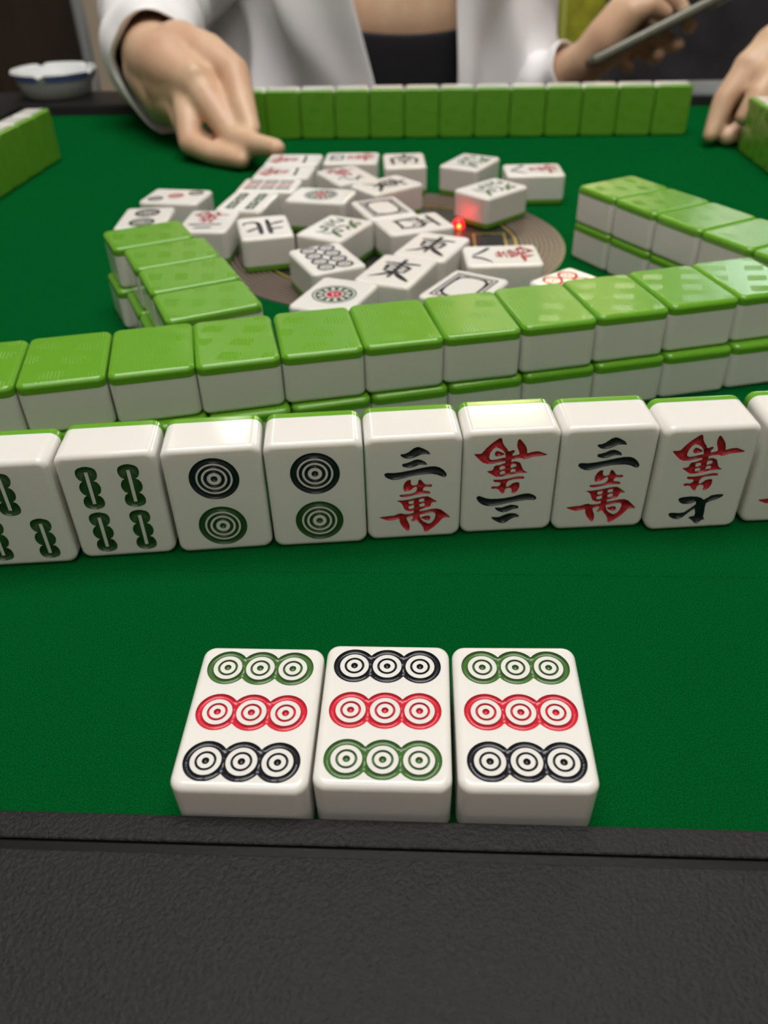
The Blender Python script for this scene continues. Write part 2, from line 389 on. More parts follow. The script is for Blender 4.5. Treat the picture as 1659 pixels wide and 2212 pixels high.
QI = [(0.207,0.260),(0.204,0.235),(0.165,0.222),(0.083,0.216),(0.007,0.225),(-0.039,0.246),(-0.071,0.274),(-0.093,0.260),(-0.141,0.217),(-0.205,0.206),(-0.264,0.208),(-0.277,0.221),(-0.264,0.245),(-0.214,0.278),(-0.144,0.304),(-0.108,0.327),(-0.108,0.384),(-0.116,0.458),(-0.117,0.521),(-0.138,0.560),(-0.119,0.569),(-0.097,0.584),(-0.070,0.620),(-0.044,0.618),(0.001,0.566),(0.048,0.526),(0.030,0.511),(-0.011,0.504),(-0.015,0.462),(0.003,0.398),(0.039,0.427),(0.073,0.466),(0.113,0.516),(0.160,0.540),(0.212,0.531),(0.256,0.501),(0.277,0.468),(0.272,0.442),(0.230,0.440),(0.161,0.450),(0.112,0.443),(0.069,0.404),(0.021,0.355),(0.004,0.335),(0.008,0.294),(0.031,0.308),(0.086,0.325),(0.145,0.321),(0.183,0.298)]
def wan(num, flipped=False):
    red = [(sq(WAN_A), []), (sq(WAN_B), [sq(h) for h in WAN_H])]
    n = {'1': [brush([(-0.30, 0.26), (0, 0.29), (0.30, 0.30)], [0.07, 0.05, 0.09])],
         '2': [brush([(-0.15, 0.41), (0.16, 0.45)], [0.07, 0.07]), brush([(-0.30, 0.22), (0, 0.25), (0.30, 0.25)], [0.07, 0.05, 0.09])],
         '3': [(sq(p), []) for p in SAN],
         '4': [brush([(-0.24, 0.48), (-0.20, 0.20)], [0.06, 0.05]), brush([(-0.24, 0.47), (0.24, 0.49), (0.19, 0.20)], [0.05, 0.06, 0.05]), brush([(-0.20, 0.21), (0.19, 0.22)], [0.05, 0.05]), brush([(-0.05, 0.46), (-0.10, 0.31)], [0.05, 0.04]), brush([(0.06, 0.46), (0.07, 0.32), (0.14, 0.31)], [0.05, 0.04, 0.04])],
         '7': [(sq(QI), [])],
         '8': [brush([(-0.08, 0.50), (-0.16, 0.34), (-0.34, 0.20)], [0.09, 0.07, 0.03]), brush([(0.0, 0.50), (0.12, 0.36), (0.33, 0.20)], [0.04, 0.07, 0.08])],
         '9': [brush([(-0.02, 0.52), (-0.10, 0.34), (-0.28, 0.18)], [0.06, 0.06, 0.03]), brush([(-0.24, 0.40), (0.14, 0.43), (0.12, 0.24), (0.28, 0.20), (0.31, 0.28)], [0.05, 0.06, 0.06, 0.06, 0.03])]}[num]
    return [('engraved_numeral', M['ink_black'], n), ('engraved_character', M['ink_red'], red)]
def strokes(name, m, ss, k=1.35): return [(name, m, [brush(p, [q*k for q in w]) for p, w in ss])]
def east(): return strokes('engraved_character', M['ink_black'], [([(-0.28, 0.27), (0.30, 0.31)], [0.06, 0.06]), ([(0.0, 0.46), (0.0, -0.34)], [0.07, 0.06]), ([(-0.21, 0.17), (-0.17, -0.10)], [0.06, 0.05]), ([(-0.21, 0.16), (0.22, 0.18), (0.17, -0.09)], [0.05, 0.07, 0.05]), ([(-0.17, 0.03), (0.18, 0.05)], [0.035, 0.035]), ([(-0.17, -0.09), (0.17, -0.08)], [0.045, 0.045]), ([(-0.02, -0.10), (-0.14, -0.26), (-0.33, -0.40)], [0.08, 0.06, 0.02]), ([(0.03, -0.12), (0.16, -0.26), (0.36, -0.42)], [0.05, 0.09, 0.05])])
def south(): return strokes('engraved_character', M['ink_black'], [([(-0.22, 0.32), (0.24, 0.35)], [0.05, 0.06]), ([(0.02, 0.47), (-0.01, 0.18)], [0.07, 0.05]), ([(-0.30, 0.15), (-0.26, -0.38)], [0.07, 0.06]), ([(-0.30, 0.16), (0.30, 0.19), (0.27, -0.34), (0.18, -0.30)], [0.05, 0.08, 0.06, 0.03]), ([(-0.11, 0.10), (-0.06, 0.0)], [0.05, 0.03]), ([(0.13, 0.11), (0.06, 0.0)], [0.05, 0.03]), ([(-0.14, -0.03), (0.15, -0.02)], [0.04, 0.04]), ([(-0.16, -0.16), (0.17, -0.15)], [0.04, 0.04]), ([(0.0, -0.02), (0.0, -0.38)], [0.05, 0.04])])
def west(): return strokes('engraved_character', M['ink_black'], [([(-0.31, 0.36), (0.32, 0.39)], [0.06, 0.06]), ([(-0.26, 0.14), (-0.22, -0.34)], [0.07, 0.06]), ([(-0.26, 0.14), (0.28, 0.17), (0.22, -0.33)], [0.05, 0.08, 0.06]), ([(-0.22, -0.30), (0.23, -0.29)], [0.05, 0.05]), ([(-0.07, 0.37), (-0.08, 0.05), (-0.17, -0.10)], [0.05, 0.05, 0.02]), ([(0.08, 0.37), (0.07, -0.05), (0.17, -0.07)], [0.05, 0.05, 0.03])])
def north(): return strokes('engraved_character', M['ink_black'], [([(-0.09, 0.42), (-0.08, -0.40)], [0.08, 0.06]), ([(-0.32, 0.14), (-0.10, 0.17)], [0.06, 0.05]), ([(-0.36, -0.22), (-0.10, -0.10)], [0.08, 0.05]), ([(0.09, 0.42), (0.09, -0.20), (0.15, -0.30), (0.36, -0.29), (0.39, -0.16)], [0.07, 0.07, 0.08, 0.06, 0.03]), ([(0.33, 0.22), (0.11, 0.04)], [0.07, 0.04])])
def fa(): return strokes('engraved_character', M['ink_leaf'], [([(-0.22, 0.45), (-0.03, 0.42), (-0.12, 0.26), (-0.34, 0.12)], [0.05, 0.06, 0.05, 0.02]), ([(-0.30, 0.33), (-0.20, 0.27)], [0.06, 0.04]), ([(0.08, 0.47), (0.17, 0.28), (0.37, 0.13)], [0.05, 0.06, 0.08]), ([(0.30, 0.43), (0.18, 0.33)], [0.06, 0.04]), ([(0.37, 0.32), (0.24, 0.25)], [0.06, 0.04]), ([(-0.26, 0.10), (-0.06, 0.12), (-0.08, 0.0), (-0.24, -0.02)], [0.04, 0.05, 0.05, 0.04]), ([(-0.25, -0.02), (-0.27, -0.13), (-0.06, -0.12), (-0.08, -0.34), (-0.20, -0.38)], [0.05, 0.05, 0.06, 0.06, 0.02]), ([(0.08, 0.13), (0.02, -0.05)], [0.05, 0.03]), ([(0.08, 0.12), (0.24, 0.13), (0.25, 0.0), (0.34, 0.0)], [0.04, 0.05, 0.05, 0.03]), ([(0.02, -0.12), (0.28, -0.10), (0.14, -0.30), (-0.02, -0.42)], [0.05, 0.06, 0.05, 0.02]), ([(0.06, -0.18), (0.20, -0.32), (0.38, -0.42)], [0.04, 0.07, 0.05])])
MK = {
 'nine_green_top': [('engraved_circle_row', M['ink_leaf'], row3(0.418)), ('engraved_circle_row', M['ink_crimson'], row3(-0.003)), ('engraved_circle_row', M['ink_black'], row3(-0.424))],
 'nine_black_top': [('engraved_circle_row', M['ink_black'], row3(0.418)), ('engraved_circle_row', M['ink_crimson'], row3(-0.003)), ('engraved_circle_row', M['ink_leaf'], row3(-0.424))],
 'bam3': [('engraved_bamboo', M['ink_green'], bamboo(0, 0.27)), ('engraved_bamboo', M['ink_green'], bamboo(-0.24, -0.30)), ('engraved_bamboo', M['ink_green'], bamboo(0.24, -0.30))],
 'bam4': [('engraved_bamboo', M['ink_green'], bamboo(x, y)) for y in (0.255, -0.305) for x in (-0.205, 0.205)],
 'bam9': [('engraved_bamboo', M['ink_crimson'] if x == 0 else M['ink_green'], stick(x, y)) for x in (-0.25, 0, 0.25) for y in (0.35, 0, -0.35)],
 'dot1': onedot(),
 'dot2': [('engraved_circle', M['ink_black'], bigdot(0.0, 0.285, 0.25)), ('engraved_circle', M['ink_green'], bigdot(0.005, -0.31, 0.25))],
 'dot3': [('engraved_circle', M['ink_black'], bigdot(-0.24, 0.36, 0.165)), ('engraved_circle', M['ink_crimson'], bigdot(0, 0, 0.165)), ('engraved_circle', M['ink_green'], bigdot(0.24, -0.36, 0.165))],
 'dot7': [('engraved_circle_row', M['ink_green'], dots([(-0.28, 0.45), (0.0, 0.34), (0.28, 0.23)], 0.145)), ('engraved_circle_row', M['ink_crimson'], dots([(-0.17, -0.08), (0.17, -0.08), (-0.17, -0.40), (0.17, -0.40)], 0.168))],
 'dot8': [('engraved_circle_row', M['ink_black'], dots([(x, y) for y in (0.435, 0.145, -0.145, -0.435) for x in (-0.165, 0.165)], 0.158))],
 'white': whiteframe(), 'east': east(), 'south': south(), 'west': west(), 'north': north(), 'fa': fa(), 'plain': [],
}
for n_ in '1234789': MK['wan' + n_] = wan(n_)

def tile(kind, loc, rot, label, group):
    """one mahjong tile: an Empty on its base with its ivory block, green back and each engraved mark as parts"""
    root = empty('mahjong_tile', loc, rot); tag(root, label, 'mahjong tile', group)
    for src in tile_meshes(kind, MK[kind]) + [BACK]:
        c = src.copy(); link(c, root)
    return root
def lying(kind, x, y, a, label, group, z=0.0, tilt=0.0): return tile(kind, (x, y, z), (tilt, 0, a), label, group)
def face_down(x, y, a, label, group, z=0.0):           # green back up
    return tile('plain', (x, y, z + T), (PI, 0, a), label, group)
def standing(kind, x, y, a, label, group, flip=False):  # x, y: middle of the engraved face's foot
    ox, oy = x - math.sin(a)*T, y + math.cos(a)*T
    R = Matrix.Rotation(a, 3, 'Z') @ Matrix.Rotation(PI/2, 3, 'X') @ (Matrix.Rotation(PI, 3, 'Z') if flip else Matrix.Identity(3))
    return tile(kind, (ox, oy, H/2 + 0.002), R.to_euler(), label, group)
def standing_back(x, y, a, label, group):                # x, y: middle of the green back's foot, a: heading of the row
    R = Matrix.Rotation(a, 3, 'Z') @ Matrix.Rotation(PI/2, 3, 'X')
    return tile('plain', (x, y, H/2 + 0.002), R.to_euler(), label, group)
ORD = ['first', 'second', 'third', 'fourth', 'fifth', 'sixth', 'seventh', 'eighth', 'ninth', 'tenth', 'eleventh', 'twelfth', 'thirteenth']

# the three nines of circles by the front rim
g = 'three nine-circle tiles lying by the front rim'
# (the felt dips a little toward the rim, so these lean)
lying('nine_green_top', -1.042, 3.955, -0.062, 'nine-circle tile with green top row at the left of the front trio', g, 0.0, 0.05)
lying('nine_black_top', -0.033, 3.938, -0.060, 'nine-circle tile with black top row and green bottom row', g, 0.0, 0.05)
lying('nine_green_top', 0.982, 3.885, -0.046, 'nine-circle tile with green top row at the right of the front trio', g, 0.0, 0.05)
# the hand standing on edge
g = 'open hand of standing tiles in front'
for kd, x, y, a, fl, lb in [
    ('bam3', -3.735, 6.46, 0.045, False, 'standing tile of three green bamboos cut by the left picture edge'),
    ('bam4', -2.716, 6.566, 0.061, False, 'standing tile with four dark green bamboo sticks'),
    ('dot2', -1.690, 6.614, 0.064, False, 'standing two-circle tile directly beside the four-bamboo tile'),
    ('dot2', -0.682, 6.656, 0.045, False, 'standing two-circle tile directly beside an upright red character tile'),
    ('wan3', 0.316, 6.726, 0.046, False, 'standing tile, black three strokes above red character, beside the two-circle tile'),
    ('wan3', 1.310, 6.792, 0.036, True, 'standing tile turned upside down with three black strokes at its foot'),
    ('wan3', 2.305, 6.800, 0.030, False, 'standing tile, black three strokes on top, between two upside-down tiles'),
    ('wan7', 3.303, 6.748, 0.041, True, 'standing upside-down tile with a black hooked numeral at its foot'),
    ('wan3', 4.365, 6.835, 0.024, False, 'standing tile cut by the right picture edge showing one red tip')]:
    standing(kd, x, y, a, lb, g, fl)
# near wall, two layers
CU = [(-4.702, 8.555, 0.18), (-3.72, 8.737, 0.185), (-2.735, 8.92, 0.190), (-1.762, 9.094, 0.198), (-0.771, 9.289, 0.172), (0.2, 9.479, 0.176), (1.175, 9.678, 0.165), (2.151, 9.897, 0.187), (3.125, 10.14, 0.191), (4.105, 10.397, 0.211), (5.074, 10.645, 0.221)]
CL = [(-4.61, 8.36, 0.199), (-3.636, 8.574, 0.199), (-2.664, 8.791, 0.199), (-1.692, 9.007, 0.199), (-0.719, 9.224, 0.199), (0.253, 9.44, 0.199), (1.225, 9.656, 0.199), (2.197, 9.873, 0.199), (3.17, 10.089, 0.199), (4.142, 10.306, 0.199), (5.114, 10.522, 0.199)]
for k, (x, y, a) in enumerate(CU):
    face_down(x, y, a, f'face-down tile, {ORD[k]} from the left on top of the long near wall', 'top layer of the near wall', T)
for k, (x, y, a) in enumerate(CL):
    face_down(x, y, a, f'face-down tile under the {ORD[k]} top tile from the left of the near wall', 'bottom layer of the near wall')
# short stack at the left
DU = [(-3.704, 13.164, -1.139), (-3.151, 12.263, -1.15), (-2.72, 11.335, -1.162), (-2.309, 10.369, -1.173)]
far_near = ['farthest', 'second farthest', 'second nearest', 'nearest']
for k, (x, y, a) in enumerate(DU):
    face_down(x, y, a, f'{far_near[k]} green-backed tile on top of the short left stack', 'top layer of the short left stack', T)
for k, (x, y, a) in enumerate(DU):
    face_down(x - 0.05 - 0.02*k, y - 0.10, a, f'green-backed tile under the {far_near[k]} top tile of the left stack', 'bottom layer of the short left stack')
# right wall, two layers
EU = [(4.507, 15.05, -1.1), (4.961, 14.158, -1.1), (5.414, 13.267, -1.1), (5.868, 12.376, -1.1), (6.321, 11.485, -1.1)]
for k, (x, y, a) in enumerate(EU):
    face_down(x, y, a, f'{ORD[k]} green-backed tile from the far end on top of the right wall', 'top layer of the right wall', T)
for k, (x, y, a) in enumerate(EU):
    face_down(x - 0.01, y - 0.03, a, f'green-backed tile under the {ORD[k]} top tile from the right wall\'s far end', 'bottom layer of the right wall')
# far row: backs towards us
e = (math.cos(-0.076), math.sin(-0.076))
for k in range(13):
    d = k - 0.5
    standing_back(-3.088 + e[0]*d, 25.421 + e[1]*d, PI - 0.076, f'standing green-backed tile, {ORD[12 - k]} from the right in the far row', 'far row of standing tiles')
# left row and right row, seen along their backs
a = -PI/2 - 0.093
for k in range(5):
    standing_back(-8.66 + math.cos(a)*(k + 0.5), 23.85 + math.sin(a)*(k + 0.5), a, f'standing green-backed tile, {ORD[k]} from the far end of the left row', 'standing row by the left rim')
a = PI/2 - 0.054
for k in range(4):
    standing_back(9.69 - math.cos(a)*(k + 0.5), 22.75 - math.sin(a)*(k + 0.5), a, f'standing green-backed tile, {ORD[k]} from the far end of the right row', 'standing row by the right rim')
# discards lying face up around the middle
g = 'discarded tiles lying face up in the middle'
SC = [(-1.918, 20.396, -1.688), (-2.058, 19.311, -1.701), (-2.292, 18.252, -1.703), (-2.637, 17.116, -0.206), (-4.206, 17.621, 1.365), (-4.554, 16.199, 0.012), (-3.251, 15.877, 3.046), (-2.112, 15.416, -2.94), (-1.128, 17.393, -1.842), (0.157, 16.397, 0.334), (0.258, 18.053, -0.957), (-0.533, 20.399, 1.494), (0.715, 20.045, 0.011), (-0.621, 18.915, -2.694), (2.234, 19.736, -0.553), (3.569, 18.885, 1.546), (2.454, 17.55, -0.857), (-0.766, 15.257, -0.505), (-0.869, 13.655, 0.405), (-0.678, 12.005, -0.417), (1.363, 12.136, -0.583), (0.312, 12.979, -0.432), (0.984, 14.098, -0.462), (0.726, 15.382, -1.243), (2.145, 13.537, 1.571), (3.161, 12.094, -2.501)]
SK = [('wan1', 'discarded tile with red character and short black bar, touched by the fingertip'),
      ('wan1', 'discarded tile with red character and short black bar, just above the nine-bamboo tile'),
      ('bam9', 'discarded tile with nine red and green bamboo sticks'),
      ('bam4', 'discarded tile with four green bamboo sticks beside the nine-bamboo tile'),
      ('dot3', 'discarded tile with a diagonal of black, red and green circles'),
      ('dot2', 'discarded two-circle tile half hidden behind the short left stack'),
      ('wan2', 'discarded upside-down tile with red character and two black strokes'),
      ('north', 'discarded tile with a black north character, front side fully visible'),
      ('dot1', 'discarded one-circle tile with red centre behind the green-character tile'),
      ('white', 'discarded blank framed tile among the pile beside the black wind tiles'),
      ('east', 'discarded tile with a black character behind the framed blank tile'),
      ('wan4', 'discarded red character tile with black box numeral at the back of the pile'),
      ('south', 'discarded tile with a black character at the back corner of the pile'),
      ('wan9', 'discarded tile with a skewed red character wedged between the back tiles'),
      ('fa', 'discarded green-character tile standing apart at the back near the far row'),
      ('wan8', 'discarded red character tile at the far right with black eight'),
      ('fa', 'discarded green-character tile glowing pink from the red lamp'),
      ('fa', 'discarded green-character tile inside the pile above the eight-circle tile'),
      ('dot8', 'discarded tile with eight dark circles in two columns'),
      ('dot1', 'discarded one-circle tile with red flower right behind the near wall'),
      ('white', 'discarded blank framed tile right behind the near wall'),
      ('east', 'nearer of two matching tiles with a black spread-legged character'),
      ('east', 'farther of two matching tiles with a black spread-legged character'),
      ('west', 'discarded tile with a black looped character left of the red lamp'),
      ('wan8', 'discarded tile with black eight and red character beside the brown grille'),
      ('dot7', 'discarded tile with red circles peeking over the near wall')]
for (x, y, a), (kd, lb) in zip(SC, SK):
    lying(kd, x, y, a, lb, g)

# ------------------------------------------------------------------ the table
TA = -0.061                                           # heading of the table against the camera
TC = Vector((0.25, 16.15, 0)); ex = Vector((math.cos(TA), math.sin(TA), 0)); ey = Vector((-math.sin(TA), math.cos(TA), 0))
HS = 12.93                                            # half the side of the felt
def tp(u, v, z): return TC + ex*u + ey*v + Vector((0, 0, z))
table = empty('mahjong_table', (TC.x, TC.y, -25)); tag(table, 'square automatic mahjong table with green felt top and black plastic rim', 'table')
def tmesh(mb, name, m, parent=table, smooth=True, angle=40):
    vs = [Vector(v) - Vector((TC.x, TC.y, -25)) for v in mb.v]
    t = MB(); t.v = [tuple(v) for v in vs]; t.f = mb.f
    return t.build(name, m, parent, smooth, angle)
# felt with the ring of narrow lifting slots pressed in
b = MB(); n = 60; z0 = 0.0
b.add([tp(-HS-0.1, -HS-0.1, 0), tp(HS+0.1, -HS-0.1, 0), tp(HS+0.1, HS+0.1, 0), tp(-HS-0.1, HS+0.1, 0), tp(-HS-0.1, -HS-0.1, -0.3), tp(HS+0.1, -HS-0.1, -0.3), tp(HS+0.1, HS+0.1, -0.3), tp(-HS-0.1, HS+0.1, -0.3)],
      [(0, 1, 2, 3), (7, 6, 5, 4), (0, 4, 5, 1), (1, 5, 6, 2), (2, 6, 7, 3), (3, 7, 4, 0)])
tmesh(b, 'playing_felt', M['felt'], smooth=False)
# slot edges: a hair-thin raised seam on each of the four sides
for k in range(4):
    c, s = math.cos(k*PI/2), math.sin(k*PI/2)
    def rp(u, v, z): return tp(c*u - s*v, s*u + c*v, z)
    b = MB(); v0 = -9.98
    b.add([rp(-9.6, v0, 0), rp(9.6, v0, 0), rp(9.6, v0+0.012, 0.008), rp(-9.6, v0+0.012, 0.008), rp(-9.6, v0+0.03, 0), rp(9.6, v0+0.03, 0)], [(0, 1, 2, 3), (3, 2, 5, 4)])
    tmesh(b, 'slot_seam', M['felt'])
# rim: on each side an inner lip, a seam and a broad panel
RZ = 0.30
prof_lip = [(0.0, -0.2), (0.0, RZ - 0.025), (0.007, RZ - 0.007), (0.025, RZ), (0.200, RZ), (0.210, RZ - 0.008), (0.212, -0.2)]
prof_strip = [(0.224, -0.2), (0.224, RZ - 0.016), (0.230, RZ - 0.012), (0.296, RZ - 0.012), (0.296, -0.2)]
prof_pan = [(0.297, -0.2), (0.297, RZ - 0.006), (0.303, RZ), (2.65, RZ), (2.9, RZ - 0.06), (3.03, RZ - 0.25), (3.05, -1.2), (2.8, -1.6)]
def mitred(prof, k, m, name):
    c, s = math.cos(k*PI/2), math.sin(k*PI/2); vs = []; fs = []
    for d, z in prof:
        for sg in (-1, 1):
            u = sg*(HS + d); v = -(HS + d)
            vs.append(tp(c*u - s*v, s*u + c*v, z))
    for i in range(len(prof) - 1): fs.append((2*i, 2*i+2, 2*i+3, 2*i+1))
    bb = MB(); bb.add(vs, fs); return tmesh(bb, name, m, angle=24)
for k in range(4):
    mitred(prof_lip, k, M['rim'], 'rim_lip')
    mitred(prof_strip, k, M['rim_smooth'], 'rim_strip')
    mitred(prof_pan, k, M['rim'], 'rim_panel')
    mitred([(0.19, 0.05), (0.25, 0.05)], k, M['gap'], 'rim_seam')
b = MB(); b.box(tp(0, 0, -2.2), (29, 29, 4.0), 0.5, Matrix.Rotation(TA, 3, 'Z')); tmesh(b, 'table_housing', M['rim_smooth'])
b = MB(); b.box(tp(0, 0, -13.5), (9, 9, 19), 0.5, Matrix.Rotation(TA, 3, 'Z')); tmesh(b, 'pedestal', M['rim_smooth'])
b = MB(); b.box(tp(0, 0, -24.3), (20, 20, 1.4), 0.4, Matrix.Rotation(TA, 3, 'Z')); tmesh(b, 'foot_plate', M['rim_smooth'])
# round console in the middle
CC = Vector((0.24, 16.2, 0)); CR = 3.52
def ring(r0, r1, z, n=96):
    b = MB()
    if r0 <= 0:
        b.add([CC + Vector((r1*math.cos(2*PI*i/n), r1*math.sin(2*PI*i/n), z)) for i in range(n)], [tuple(range(n))]); return b
    for r, zz in ((r0, 0.0), (r0, z), (r1, z), (r1, 0.0)): b.v += [tuple(CC + Vector((r*math.cos(2*PI*i/n), r*math.sin(2*PI*i/n), zz))) for i in range(n)]
    for k in range(3):
        for i in range(n):
            j = (i+1) % n; b.f.append((k*n+i, (k+1)*n+i, (k+1)*n+j, k*n+j)[::-1])
    return b
con = tmesh(ring(0, CR, 0.003), 'console_disc', M['console'])
def cpart(b, name, m): 
    o = tmesh(b, name, m); o.parent = con; return o
gr = MB()
for i in range(9):
    r = 2.66 + i*0.095
    q = ring(r, r + 0.058, 0.012); gr.add(q.v, q.f)
cpart(gr, 'console_grille', M['grille'])
cpart(ring(2.54, 2.585, 0.010), 'gold_ring', M['gold'])
for k in range(4):
    a = k*PI/2 + TA
    ux, uy = Vector((math.cos(a), math.sin(a), 0)), Vector((-math.sin(a), math.cos(a), 0))
    p0 = CC + ux*2.05
    b = MB(); o_, i_ = (0.33, 0.52), (0.29, 0.48)
    vv = [p0 + ux*(sx*q[0]) + uy*(sy*q[1]) + Vector((0, 0, 0.009)) for q in (o_, i_) for sx, sy in ((-1, -1), (1, -1), (1, 1), (-1, 1))]
    b.add(vv, [(i, (i+1) % 4, 4 + (i+1) % 4, 4 + i) for i in range(4)])
    cpart(b, 'window_frame', M['gold'])
    b = MB(); b.add([p0 + ux*(sx*0.29) + uy*(sy*0.48) + Vector((0, 0, 0.006)) for sx, sy in ((-1, -1), (1, -1), (1, 1), (-1, 1))], [(0, 1, 2, 3)])
    cpart(b, 'console_window', M['screen'])
    b = MB(); n = 24
    for i in range(n):
        t0, t1 = a + 0.42 + (PI/2 - 0.84)*i/n, a + 0.42 + (PI/2 - 0.84)*(i+1)/n
        b.add([CC + Vector((r*math.cos(t), r*math.sin(t), 0.009)) for r, t in ((1.62, t0), (1.66, t0), (1.66, t1), (1.62, t1))], [(0, 1, 2, 3)])
    cpart(b, 'gold_arc', M['gold'])
LED = Vector((1.735, 17.02, 0.0))
b = MB(); b.lathe([(0.14, 0.0), (0.14, 0.02), (0.135, 0.07), (0.115, 0.13), (0.08, 0.175), (0.04, 0.195), (0.001, 0.2)], LED, 20)
led = cpart(b, 'indicator_lamp', M['led'])
b = MB(); b.lathe([(0.05, -0.03), (0.045, 0.02), (0.02, 0.045), (0.001, 0.05)], LED + Vector((0.0, -0.10, 0.07)), 12); o = tmesh(b, 'lamp_core', M['led_core']); o.parent = con
pl = bpy.data.lights.new('red_indicator_light', 'POINT'); pl.energy = 0.002; pl.color = (1, 0.03, 0.04); pl.shadow_soft_size = 0.003
po = bpy.data.objects.new('red_indicator_light', pl); po.location = (LED + Vector((0.0, 0.0, 0.27))) * U; link(po)

# ------------------------------------------------------------------ ashtray on the far left corner of the rim
AS = Vector((-11.1, 31.85, RZ))
ash = empty('ashtray', AS); tag(ash, 'round white porcelain ashtray with a blue band on the table corner', 'ashtray')
def notch(r, z, t):
    d = 0
    for c0 in (-PI/2 - 0.05, -PI/2 + 1.25, -PI/2 + 2.5, -PI/2 + 3.75, -PI/2 + 5.03):
        x = (t - c0 + PI) % (2*PI) - PI; d = max(d, math.exp(-(x/0.075)**2))
    k = max(0, (z - 0.50)/0.34) if z > 0.50 else 0
    return r, z - 0.10*d*min(1, k)
b = MB(); b.lathe([(0.001, 0.0), (1.05, 0.0), (1.13, 0.05), (1.28, 0.40), (1.42, 0.72), (1.46, 0.80), (1.43, 0.845), (1.36, 0.85), (1.26, 0.80), (1.12, 0.45), (1.0, 0.2), (0.001, 0.16)], (0, 0, 0), 96, notch)
b.build('ashtray_bowl', M['porcelain'], ash)
b = MB(); n = 96; vs = []; pr = [(1.352, 0.56), (1.452, 0.785)]
for i in range(n):
    t0, t1 = 2*PI*i/n, 2*PI*(i+1)/n; tm = (t0 + t1)/2
    if min(abs((tm - c0 + PI) % (2*PI) - PI) for c0 in (-PI/2 - 0.05, -PI/2 + 1.25, -PI/2 + 2.5, -PI/2 + 3.75, -PI/2 + 5.03)) < 0.085: continue
    b.add([((r + 0.008)*math.cos(t), (r + 0.008)*math.sin(t), z) for (r, z), t in ((pr[0], t0), (pr[0], t1), (pr[1], t1), (pr[1], t0))], [(0, 1, 2, 3)])
b.build('blue_band', M['blue_glaze'], ash)

# ------------------------------------------------------------------ flesh and cloth
def organic(name, chains, m, parent, voxel, it=6, fac=0.5):
    """one continuous surface grown over tapered limbs"""
    bm = bmesh.new()
    for ch in chains:
        for i, (p, r) in enumerate(ch):
            p = Vector(p)
            s = bmesh.ops.create_icosphere(bm, subdivisions=3, radius=r)
            for v in s['verts']: v.co += p
            if i + 1 < len(ch):
                q, r2 = Vector(ch[i+1][0]), ch[i+1][1]; d = q - p; L_ = d.length
                if L_ < 1e-4: continue
                rot = Vector((0, 0, 1)).rotation_difference(d.normalized()).to_matrix().to_4x4()
                bmesh.ops.create_cone(bm, cap_ends=True, segments=20, radius1=r, radius2=r2, depth=L_, matrix=Matrix.Translation((p + q)/2) @ rot)
    for v in bm.verts: v.co *= U
    me = bpy.data.meshes.new(name); bm.to_mesh(me); bm.free()
    o = bpy.data.objects.new(name, me); link(o)
    rm = o.modifiers.new('r', 'REMESH'); rm.mode = 'VOXEL'; rm.voxel_size = voxel * U; rm.use_smooth_shade = True
    sm = o.modifiers.new('s', 'SMOOTH'); sm.factor = fac; sm.iterations = it
    dg = bpy.context.evaluated_depsgraph_get(); dg.update()
    me2 = bpy.data.meshes.new_from_object(o.evaluated_get(dg))
    o.modifiers.clear(); o.data = me2; me2.name = name
    me2.materials.clear(); me2.materials.append(m)
    for p in me2.polygons: p.use_smooth = True
    o.parent = parent
    if parent is not None: o.matrix_parent_inverse = Matrix.Translation(parent.location).inverted()
    return o
def nail(parent_body, root, c, d, nrm, l=0.30, w=0.17):
    """small curved plate on a fingertip: c centre, d along the finger, nrm outward"""
    c, d, nrm = Vector(c), Vector(d).normalized(), Vector(nrm); nrm = (nrm - d*nrm.dot(d)).normalized(); s = d.cross(nrm); vs = []; fs = []
    for i in range(7):
        for j in range(7):
            a, b_ = (i/6 - 0.5)*2, (j/6 - 0.5)*2
            k = math.sqrt(max(0, 1 - 0.35*a*a)) ; vs.append(c + d*(a*l*0.9) + s*(b_*w*(k if a > 0 else 1)) - nrm*(0.11*b_*b_ + 0.05*a*a))
    for i in range(6):
        for j in range(6): fs.append((i*7+j, i*7+j+1, (i+1)*7+j+1, (i+1)*7+j))
    o = mesh('fingernail', vs, fs, M['nail'], None)
    sd = o.modifiers.new('t', 'SOLIDIFY'); sd.thickness = 0.03*U
    o.parent = parent_body
    o.matrix_parent_inverse = Matrix.Translation(root.location).inverted()
    return o
def cloth(name, rings, m, root, closed=True, thick=0.07, sub=1):
    n = len(rings[0]); vs = [p for r in rings for p in r]; fs = []
    for k in range(len(rings) - 1):
        for i in range(n if closed else n - 1):
            j = (i+1) % n; fs.append((k*n+i, k*n+j, (k+1)*n+j, (k+1)*n+i))
    o = mesh(name, vs, fs, m)
    sd = o.modifiers.new('t', 'SOLIDIFY'); sd.thickness = thick*U; sd.offset = 0
    sb = o.modifiers.new('s', 'SUBSURF'); sb.levels = sub; sb.render_levels = sub
    o.parent = root
    o.matrix_parent_inverse = Matrix.Translation(root.location).inverted()
    return o
def catmull(P, n):
    out = []
    for i in range(len(P) - 1):
        p0, p1, p2, p3 = P[max(i-1, 0)], P[i], P[i+1], P[min(i+2, len(P)-1)]
        for k in range(n):
            t = k/n; out.append(tuple(0.5*((2*b) + (c - a)*t + (2*a - 5*b + 4*c - d)*t*t + (3*b - a - 3*c + d)*t**3) for a, b, c, d in zip(p0, p1, p2, p3)))
    out.append(tuple(P[-1])); return out

# ---- the woman across the table
wom = empty('person', (1.3, 37.2, -14.5)); tag(wom, 'person in an open white shirt over a black top, reaching toward the discards', 'person')
hR = dict(wr=(-6.35, 26.7, 2.0))
chains = []
